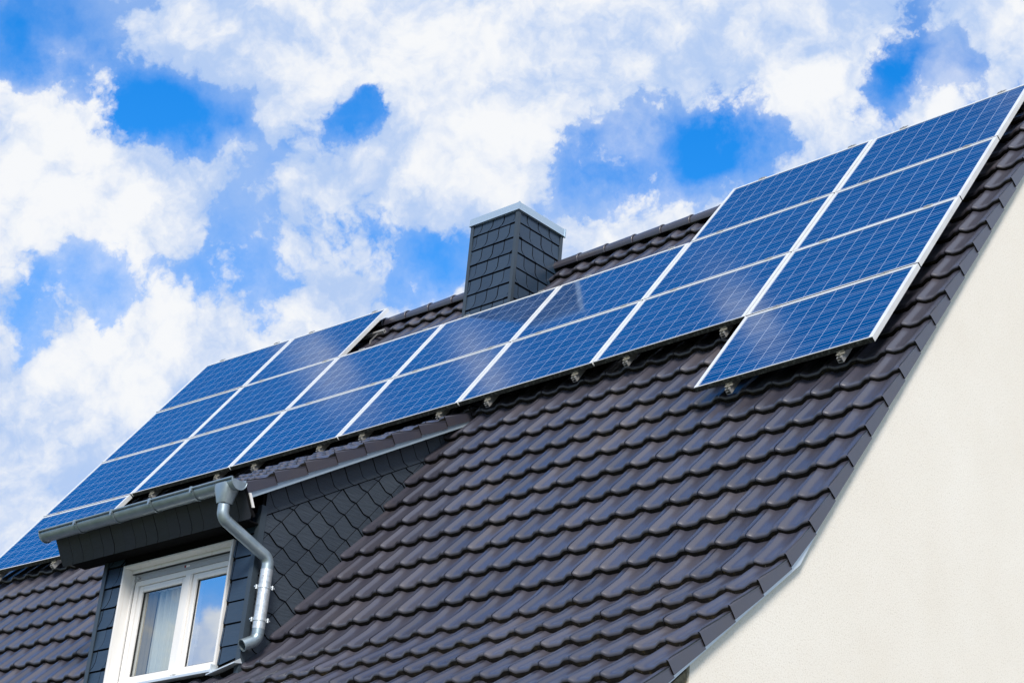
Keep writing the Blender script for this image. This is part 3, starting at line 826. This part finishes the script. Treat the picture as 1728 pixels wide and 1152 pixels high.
mb.box((XL + 0.125, YD + 0.2, wz(-5.87)), (XL + 0.13, YD + 2.2, wz(-3.6))); mb.box((XR - 0.13, YD + 0.2, wz(-5.87)), (XR - 0.125, YD + 2.2, wz(-3.6)))
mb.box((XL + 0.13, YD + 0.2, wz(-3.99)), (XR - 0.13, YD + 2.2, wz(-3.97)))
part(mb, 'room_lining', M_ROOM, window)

# ------------------------------------------------------------------ solar panels
GAPX, GAPY = 0.014, 0.016
AW, AH = PW - GAPX, PH - GAPY   # outer size of a module
TH = 0.040
LS, LT, LB = 0.030, 0.022, 0.011  # frame lip: sides, top, bottom
def panel_meshes():
    # local: x towards the gable, y up the slope, z outwards; origin at the lower left outer corner, top face z=0
    fr = MB()
    fr.box((0, 0.0, -TH), (LS, AH, 0)); fr.box((AW - LS, 0, -TH), (AW, AH, 0))
    fr.box((LS + 0.0003, AH - LT, -TH), (AW - LS - 0.0003, AH, 0)); fr.box((LS + 0.0003, 0.0012, -TH + 0.001), (AW - LS - 0.0003, LB, -0.0005))
    fr.box((0.0, -0.0022, -TH), (AW, -0.0002, -0.0045), mi=1)                        # algae film on the lower edge
    fr.box((LS + 0.001, LB + 0.001, -TH + 0.002), (AW - LS - 0.001, AH - LT - 0.001, -TH + 0.004), mi=2)
    gl_ = MB()
    gl_.add([(LS, LB, -0.0035), (AW - LS, LB, -0.0035), (AW - LS, AH - LT, -0.0035), (LS, AH - LT, -0.0035)], [(0, 1, 2, 3)])
    return fr, gl_
fr_mb, gl_mb = panel_meshes()
RAILS = {1: (-0.278, -1.212), 2: (-1.734, -2.69), 3: (-3.229, -4.20), 4: (-4.774, -5.74), 5: (-6.305, -7.215), 6: (-7.76, -8.76), 7: (-9.34, -10.28)}
def pmat(col, row):             # world matrix of the panel in column col (1 = nearest the gable), row (1 = top)
    xl, xr_ = -col * PW + GAPX / 2, -(col - 1) * PW - GAPX / 2
    vb = row * PH - GAPY / 2
    a = RP(xl, vb, 0); b = RP(xr_, vb, 0)
    ex = (b - a).normalized(); ey = Vector((0, CP, SP)); ez = ex.cross(ey).normalized(); ey = ez.cross(ex)
    ez *= 1
    M = Matrix((ex, ey, ez)).transposed().to_4x4(); M.translation = a + ez * random.uniform(-0.002, 0.002)
    return M
PL = {
 (1, 1): 'highest solar panel in the column beside the gable edge, at the right frame edge',
 (1, 2): 'second highest solar panel in the column beside the gable edge',
 (1, 3): 'third highest solar panel in the column beside the gable edge',
 (1, 4): 'lowest solar panel in the column beside the gable edge, jutting below its neighbours',
 (2, 1): 'solar panel rising above the ridge right of the chimney, second column from the gable',
 (2, 2): 'middle solar panel in the second column from the gable edge',
 (2, 3): 'bottom solar panel in the second column from the gable edge',
 (3, 2): 'upper of the two solar panels below the bare ridge right of the chimney',
 (3, 3): 'lower of the two solar panels below the bare ridge right of the chimney',
 (4, 2): 'solar panel at the foot of the chimney, mirroring the dark slates',
 (4, 3): 'solar panel one below the panel at the foot of the chimney',
 (5, 2): 'upper of the two solar panels below the bare ridge left of the chimney',
 (5, 3): 'lower of the two solar panels below the bare ridge left of the chimney',
 (6, 1): 'solar panel poking above the ridge left of the chimney, rail stub beside it',
 (6, 2): 'solar panel directly below the one poking above the ridge left of the chimney',
 (6, 3): 'bottom solar panel in the second column from the far left end',
 (7, 1): 'topmost solar panel in the far left column, its corner against the clouds',
 (7, 2): 'second highest solar panel in the far left column',
 (7, 3): 'third highest solar panel in the far left column',
 (7, 4): 'lowest solar panel in the far left column, partly behind the dormer gutter',
}
rows_in = {1: (1, 4), 2: (1, 3), 3: (2, 3), 4: (2, 3), 5: (2, 3), 6: (1, 3), 7: (1, 4)}
# prototypes
clm = MB(); clm.box((-0.038, -0.006, -0.03), (0.038, GAPY + 0.008, 0.0035)); clm.box((-0.034, 0.002, 0.0035), (0.034, GAPY - 0.001, 0.006))
clm.tube([(0, GAPY / 2, 0.005), (0, GAPY / 2, 0.010)], 0.0065, 8)
ecl = MB(); ecl.box((-0.030, -0.032, -TH - 0.012), (0.034, 0.0, -TH - 0.006)); ecl.box((-0.030, -0.0070, -TH - 0.0055), (0.030, -0.0026, -TH + 0.006))
ecl.tube([(0, -0.025, -TH - 0.008), (0, -0.025, -TH + 0.004)], 0.008, 8); ecl.box((-0.014, -0.046, -TH - 0.03), (0.012, -0.034, -TH - 0.002))
def mesh_of(mb, name, mats):
    o = mb.build(name, mats); me = o.data; bpy.data.objects.remove(o); return me
fr_me = mesh_of(fr_mb, 'frame', [M_ALU, M_ALGAE, M_BLACK])
gl_me = mesh_of(gl_mb, 'cell_glass', [M_PV])
uvl = gl_me.uv_layers.new(name='metres')
CW, CHh = 9 * CELL, 6 * CELL
for lp in gl_me.loops:
    c = gl_me.vertices[lp.vertex_index].co
    uvl.data[lp.index].uv = (c.x - LS - (AW - 2 * LS - CW) / 2 + 10 * CELL, c.y - LB - (AH - LB - LT - CHh) / 2 + 10 * CELL)
cl_me = mesh_of(clm, 'clamp', [M_RAIL]); ec_me = mesh_of(ecl, 'end_clamp', [M_CLAMPD])
def child(name, me, parent, loc=(0, 0, 0)):
    o = bpy.data.objects.new(name, me); COL.objects.link(o); o.parent = parent; o.location = loc; return o
for (c, r_), lab in PL.items():
    M = pmat(c, r_)
    root = empty('solar_panel'); root.matrix_world = M
    tag(root, lab, 'solar panel', 'solar panels mounted on the roof')
    child('frame', fr_me, root); child('cell_glass', gl_me, root)
    r0, r1 = rows_in[c]
    for xr_ in RAILS[c]:
        xl = xr_ - (-c * PW + GAPX / 2)
        child('clamp', cl_me, root, (xl, AH, 0))
        if r_ == r1: child('end_clamp', ec_me, root, (xl, 0, 0))
# mounting rails
COLN = {1: 'lowest panel beside the gable', 2: 'bottom panel second from the gable', 3: 'lower panel right of the chimney',
        4: 'lower panel in front of the chimney', 5: 'lower panel left of the chimney', 6: 'panel over the dormer gutter outlet', 7: 'lowest panel at the far left'}
for c, xs in RAILS.items():
    r0, r1 = rows_in[c]
    for i, xr_ in enumerate(xs):
        va, vb = (r0 - 1) * PH + 0.02, r1 * PH + 0.052
        mb = MB()
        # hollow slotted section
        for (a0, a1, n0, n1) in ((-0.02, -0.0165, -0.095, -0.0535), (0.0165, 0.02, -0.095, -0.0535), (-0.0162, 0.0162, -0.095, -0.0915), (-0.0162, 0.0162, -0.075, -0.072), (-0.0162, -0.007, -0.057, -0.0535), (0.007, 0.0162, -0.057, -0.0535)):
            P = [RP(xr_ + a, v, nn) for nn in (n0, n1) for (a, v) in ((a0, vb), (a1, vb), (a1, va), (a0, va))]
            mb.hexa([p - RP(xr_, vb, 0) for p in P])
        o = mb.build('mounting_rail', M_RAIL)
        o.location = RP(xr_, vb, 0)
        tag(o, 'silver rail end under the ' + COLN[c] + (', right one' if i == 0 else ', left one'), 'mounting rail', 'mounting rails under the solar panels')
# cross rail with its hook, protruding beside the panel that overtops the ridge
hx = -7.43; o0 = RP(hx, 0.36, -0.115)
rt = empty('cross_rail', o0)
tag(rt, 'silver rail stub on a bent hook beside the panel poking above the ridge', 'mounting rail')
mb = MB()
for (a0, a1, n0, n1) in ((-0.02, -0.016, -0.115, -0.0955), (0.016, 0.02, -0.115, -0.0955), (-0.0157, 0.0157, -0.115, -0.111), (-0.0157, 0.0157, -0.0995, -0.0955), (-0.002, 0.002, -0.1107, -0.0998)):
    P = [RP(x_, 0.36 + a, nn) - o0 for nn in (n0 - 0.018, n1) for (x_, a) in ((-10.2, a1), (hx, a1), (hx, a0), (-10.2, a0))]
    mb.hexa(P)
mb.build('rail', M_RAIL, rt)
mb = MB()
hk = [RP(hx - 0.10, 0.38, -0.135), RP(hx - 0.10, 0.43, -0.135), RP(hx - 0.10, 0.47, -0.112), RP(hx - 0.10, 0.56, -0.112)]
hk = [(hx - 0.05, 0.37, -0.138), (hx - 0.05, 0.415, -0.10), (hx - 0.05, 0.56, -0.098), (hx - 0.05, 0.60, -0.12)]
for (p, q) in zip(hk[:-1], hk[1:]):
    P = []
    for dn in (-0.004, 0.004):
        for (s_, dx) in ((p, -0.011), (p, 0.011), (q, 0.011), (q, -0.011)):
            P.append(RP(s_[0] + dx, s_[1], s_[2] + dn) - o0)
    mb.hexa(P)
mb.build('roof_hook', mat('hook_steel', (0.16, 0.15, 0.14), 0.5, 0.4), rt)

# ------------------------------------------------------------------ ground
mb = MB(); mb.add([(-3000, -3000, 0), (3000, -3000, 0), (3000, 3000, 0), (-3000, 3000, 0)], [(0, 1, 2, 3)])
g = mb.build('ground', M_GROUND); tag(g, kind='structure')

# ------------------------------------------------------------------ sky, clouds, sun
SUN = Vector((0.50, -0.63, 0.62)).normalized()
W = bpy.data.worlds.new('World'); S.world = W; W.use_nodes = True
ns, ls = W.node_tree.nodes, W.node_tree.links
ns.clear()
class Wm: node_tree = W.node_tree
m = Wm()
outw = N(m, 'ShaderNodeOutputWorld'); bg = N(m, 'ShaderNodeBackground'); bg.inputs[1].default_value = 1.0
L(m, bg.outputs[0], outw.inputs[0])
sky = N(m, 'ShaderNodeTexSky', sky_type='NISHITA'); sky.sun_disc = False
sky.sun_elevation = math.asin(SUN.z); sky.sun_rotation = math.atan2(SUN.x, SUN.y)
sky.air_density = 1.0; sky.dust_density = 0.4; sky.ozone_density = 2.0
skyc = mixc(m, 1.0, sky.outputs[0], (0.003, 0.140, 0.262), 'MULTIPLY')
D = N(m, 'ShaderNodeTexCoord').outputs['Generated']
sz = N(m, 'ShaderNodeSeparateXYZ'); L(m, D, sz.inputs[0])
mrz = N(m, 'ShaderNodeMapRange', interpolation_type='SMOOTHSTEP'); L(m, sz.outputs[2], mrz.inputs[0])
mrz.inputs[1].default_value = 0.62; mrz.inputs[2].default_value = 0.18; mrz.inputs[3].default_value = 0.0; mrz.inputs[4].default_value = 0.62
skyc = mixc(m, mrz.outputs[0], skyc, (0.17, 0.46, 0.92))
def vadd(a, b):
    n = N(m, 'ShaderNodeVectorMath', operation='ADD')
    for i, x in enumerate((a, b)):
        if isinstance(x, tuple): n.inputs[i].default_value = x
        else: L(m, x, n.inputs[i])
    return n.outputs[0]
def vscale(a, s):
    n = N(m, 'ShaderNodeVectorMath', operation='SCALE'); L(m, a, n.inputs[0]); n.inputs['Scale'].default_value = s; return n.outputs[0]
def vnoise(scale, detail, rough, vec, lac=2.0):
    n = N(m, 'ShaderNodeTexNoise'); n.inputs['Scale'].default_value = scale; n.inputs['Detail'].default_value = detail; n.inputs['Roughness'].default_value = rough
    n.inputs['Lacunarity'].default_value = lac
    L(m, vec, n.inputs['Vector']); return n
warp = vnoise(7.0, 5, 0.6, D).outputs['Color']
warp2 = vnoise(24.0, 6, 0.65, D).outputs['Color']
Dw = vadd(vadd(D, vscale(vadd(warp, (-0.5, -0.5, -0.5)), 0.080)), vscale(vadd(warp2, (-0.5, -0.5, -0.5)), 0.040))
# the cloud field of the day: directions (unit vectors in the world) where cover thins (-) or piles up (+)
R_ = ((0.73706, 0.67049, 0.08474), (-0.22681, 0.36352, -0.90355), (-0.63663, 0.64675, 0.42001))
def sd(u, v):                   # direction of a spot of sky, from two tangents measured from the array's line of sight
    d = Vector((0, 0, 0))
    for k, c in zip(R_, ((u - 864) / 3195.9, (v - 576) / 3195.9, 1.0)): d += Vector(k) * c
    return d.normalized()
LOBES = []
def lobe(d, r, w, soft=1.0): LOBES.append((Vector(d).normalized(), r, w, soft))
for (u, v, r_, w) in [
    (250, 215, 75, -1.0), (330, 205, 75, -0.95), (215, 240, 40, -0.6), (430, 205, 34, -0.8), (570, 220, 50, -1.0), (640, 205, 52, -1.0), (605, 205, 50, -0.6),
    (485, 285, 38, -0.6), (520, 245, 28, -0.5), (20, 60, 90, -0.5), (110, 90, 70, -0.5), (160, 150, 50, -0.55), (60, 85, 50, -0.35),
    (1170, 225, 65, -0.8), (1240, 228, 62, -0.8), (1110, 265, 75, -0.9), (1010, 280, 70, -0.9), (950, 278, 55, -0.7), (1290, 295, 50, -0.25), (1180, 280, 60, -0.5),
    (1490, 150, 42, -0.95), (1520, 105, 40, -0.8), (1580, 115, 38, -0.7), (1665, 105, 32, -0.75), (1545, 15, 34, -0.8), (1440, 220, 45, -0.5), (1560, 60, 25, -0.3),
    (0, 330, 28, -0.7), (90, 500, 70, -0.6), (20, 530, 60, -0.4), (200, 525, 70, -0.65), (390, 505, 80, -0.75), (300, 550, 60, -0.4), (560, 400, 70, -0.8), (700, 385, 70, -0.8), (760, 420, 45, -0.6), (480, 560, 50, -0.3), (890, 320, 45, -0.35), (60, 600, 70, -0.3), (640, 470, 60, -0.5),
    (70, 190, 90, 0.75), (130, 250, 80, 0.65), (60, 300, 90, 0.5), (150, 400, 150, 0.45), (230, 290, 60, 0.4), (420, 320, 110, 0.25),
    (450, 90, 180, 0.35), (800, 90, 230, 0.45), (1100, 100, 200, 0.45), (1330, 170, 100, 0.5), (750, 300, 110, 0.35), (500, 580, 70, 0.5), (260, 600, 110, 0.5), (100, 720, 150, 0.45), (1080, 360, 90, 0.35), (1600, 170, 60, 0.4), (1680, 30, 60, 0.3), (560, 545, 60, 0.3)]:
    lobe(sd(u, v), r_ / 3195.9, w)
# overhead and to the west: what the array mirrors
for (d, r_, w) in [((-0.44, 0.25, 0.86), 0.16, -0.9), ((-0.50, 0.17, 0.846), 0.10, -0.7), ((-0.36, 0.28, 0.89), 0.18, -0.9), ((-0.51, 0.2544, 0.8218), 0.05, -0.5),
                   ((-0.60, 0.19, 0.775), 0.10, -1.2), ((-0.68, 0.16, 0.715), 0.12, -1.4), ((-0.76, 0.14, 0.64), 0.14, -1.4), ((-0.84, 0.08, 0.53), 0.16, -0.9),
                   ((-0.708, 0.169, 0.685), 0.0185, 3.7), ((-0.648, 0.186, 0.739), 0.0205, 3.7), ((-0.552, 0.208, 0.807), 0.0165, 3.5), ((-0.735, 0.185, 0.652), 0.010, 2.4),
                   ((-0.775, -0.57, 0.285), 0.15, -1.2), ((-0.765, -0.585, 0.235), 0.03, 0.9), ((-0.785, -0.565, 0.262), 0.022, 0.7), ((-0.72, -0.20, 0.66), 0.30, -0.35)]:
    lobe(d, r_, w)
f1 = vnoise(5.5, 12, 0.58, Dw).outputs['Fac']
acc = mth(m, 'MULTIPLY', mth(m, 'SUBTRACT', f1, 0.5), 2.4)
f2 = vnoise(21.0, 12, 0.66, D).outputs['Fac']
acc = mth(m, 'ADD', acc, mth(m, 'MULTIPLY', mth(m, 'SUBTRACT', f2, 0.5), 1.4))
lob = None
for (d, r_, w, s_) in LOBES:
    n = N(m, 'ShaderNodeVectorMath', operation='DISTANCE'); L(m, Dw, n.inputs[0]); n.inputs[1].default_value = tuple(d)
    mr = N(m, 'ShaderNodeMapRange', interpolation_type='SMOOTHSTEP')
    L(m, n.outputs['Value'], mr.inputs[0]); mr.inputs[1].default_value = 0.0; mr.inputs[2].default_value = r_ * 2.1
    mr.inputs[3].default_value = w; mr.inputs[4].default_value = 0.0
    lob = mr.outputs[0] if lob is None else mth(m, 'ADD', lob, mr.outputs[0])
f3 = vnoise(10.0, 10, 0.6, Dw).outputs['Fac']
acc = mth(m, 'ADD', acc, mth(m, 'MULTIPLY', mth(m, 'SUBTRACT', f3, 0.5), 1.8))
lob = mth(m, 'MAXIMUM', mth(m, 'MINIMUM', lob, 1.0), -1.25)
BLM = 1.17
def billow(vec, scale, detail):
    n = N(m, 'ShaderNodeTexVoronoi', feature='F1'); L(m, vec, n.inputs['Vector'])
    n.inputs['Scale'].default_value = scale; n.inputs['Detail'].default_value = detail; n.inputs['Roughness'].default_value = 0.55; n.inputs['Lacunarity'].default_value = 2.3
    return n.outputs['Distance']
Dw2 = vadd(vadd(D, vscale(vadd(warp, (-0.5, -0.5, -0.5)), 0.05)), vscale(vadd(warp2, (-0.5, -0.5, -0.5)), 0.022))
bl1 = billow(Dw2, 17.0, 4)
bl2 = billow(vadd(Dw2, (0.006, -0.009, 0.014)), 17.0, 4)
thin = mth(m, 'ADD', mth(m, 'ADD', mth(m, 'MULTIPLY', acc, 0.7), lob), 0.45)
acc = mth(m, 'ADD', acc, mth(m, 'MULTIPLY', mth(m, 'SUBTRACT', BLM, bl1), 1.15))
dens = mth(m, 'ADD', mth(m, 'ADD', acc, lob), 0.50)
def sstep(x, a, b, lo=0.0, hi=1.0):
    mr = N(m, 'ShaderNodeMapRange', interpolation_type='SMOOTHSTEP'); L(m, x, mr.inputs[0])
    mr.inputs[1].default_value = a; mr.inputs[2].default_value = b; mr.inputs[3].default_value = lo; mr.inputs[4].default_value = hi
    return mr.outputs[0]
alpha = mth(m, 'MAXIMUM', sstep(dens, -0.16, 0.50), sstep(thin, -0.75, 0.75, 0.0, 0.66))
# relief: compare the field with itself a little nearer the light
sh1 = vnoise(9.0, 8, 0.6, Dw).outputs['Fac']
sh2 = vnoise(9.0, 8, 0.6, vadd(Dw, (0.012, -0.018, 0.024))).outputs['Fac']
rel = mth(m, 'ADD', mth(m, 'MULTIPLY', mth(m, 'SUBTRACT', sh1, sh2), 1.6), mth(m, 'MULTIPLY', mth(m, 'SUBTRACT', bl2, bl1), 1.1))
lit = mth(m, 'ADD', mth(m, 'MULTIPLY', rel, 1.05), sstep(dens, 0.0, 1.6, 0.16, 0.46))
big = vnoise(5.0, 5, 0.55, Dw).outputs['Fac']
lit = mth(m, 'ADD', lit, mth(m, 'MULTIPLY', mth(m, 'SUBTRACT', big, 0.5), 1.5))
for (u, v, r_, w) in [(80, 170, 100, 0.6), (170, 260, 80, 0.6), (150, 400, 150, 0.5), (230, 430, 90, 0.3), (1060, 110, 110, 0.4), (1330, 170, 110, 0.45), (800, 60, 170, 0.25), (500, 570, 80, 0.6), (230, 590, 110, 0.5),
                      (90, 720, 130, 0.5), (1600, 160, 80, 0.35), (1080, 370, 90, 0.3), (720, 500, 60, 0.4), (250, 60, 170, -0.35), (430, 340, 130, -0.25), (640, 330, 130, -0.2), (1650, 30, 90, -0.25)]:
    n = N(m, 'ShaderNodeVectorMath', operation='DISTANCE'); L(m, Dw, n.inputs[0]); n.inputs[1].default_value = tuple(sd(u, v))
    lit = mth(m, 'ADD', lit, sstep(n.outputs['Value'], 0.0, r_ * 2.0 / 3195.9, w, 0.0))
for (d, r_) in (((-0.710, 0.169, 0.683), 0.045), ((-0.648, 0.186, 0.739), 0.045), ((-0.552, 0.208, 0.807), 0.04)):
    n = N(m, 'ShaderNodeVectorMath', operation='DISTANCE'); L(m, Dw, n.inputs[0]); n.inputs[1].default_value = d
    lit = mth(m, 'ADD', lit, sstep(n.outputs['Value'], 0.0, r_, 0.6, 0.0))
lit = sstep(lit, -0.32, 1.22)
cl = mixc(m, lit, (0.46, 0.61, 0.90), (0.93, 0.945, 0.97))
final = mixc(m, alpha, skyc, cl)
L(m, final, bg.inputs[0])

sl = bpy.data.lights.new('sun', 'SUN'); sl.energy = 4.3; sl.angle = rad(15); sl.color = (1.0, 0.93, 0.85)
so = bpy.data.objects.new('sun', sl); COL.objects.link(so)
so.rotation_euler = SUN.to_track_quat('Z', 'Y').to_euler()

# ------------------------------------------------------------------ camera
cam = bpy.data.cameras.new('camera'); co = bpy.data.objects.new('camera', cam); COL.objects.link(co)
cam.sensor_width = 36; cam.lens = 66.581; cam.clip_end = 8000; cam.clip_start = 0.1
right = Vector((0.73706065, 0.67049261, 0.08474211)); down = Vector((-0.22680847, 0.36352461, -0.90355286)); fwd = Vector((-0.63663138, 0.64675303, 0.42001309))
Mc = Matrix((right, -down, -fwd)).transposed().to_4x4(); Mc.translation = Vector((6.1965, -12.0068, -8.7284 + Z0))
co.matrix_world = Mc
S.camera = co
S.render.engine = 'CYCLES'
S.view_settings.view_transform = 'Standard'; S.view_settings.look = 'None'; S.view_settings.exposure = 0; S.view_settings.gamma = 1
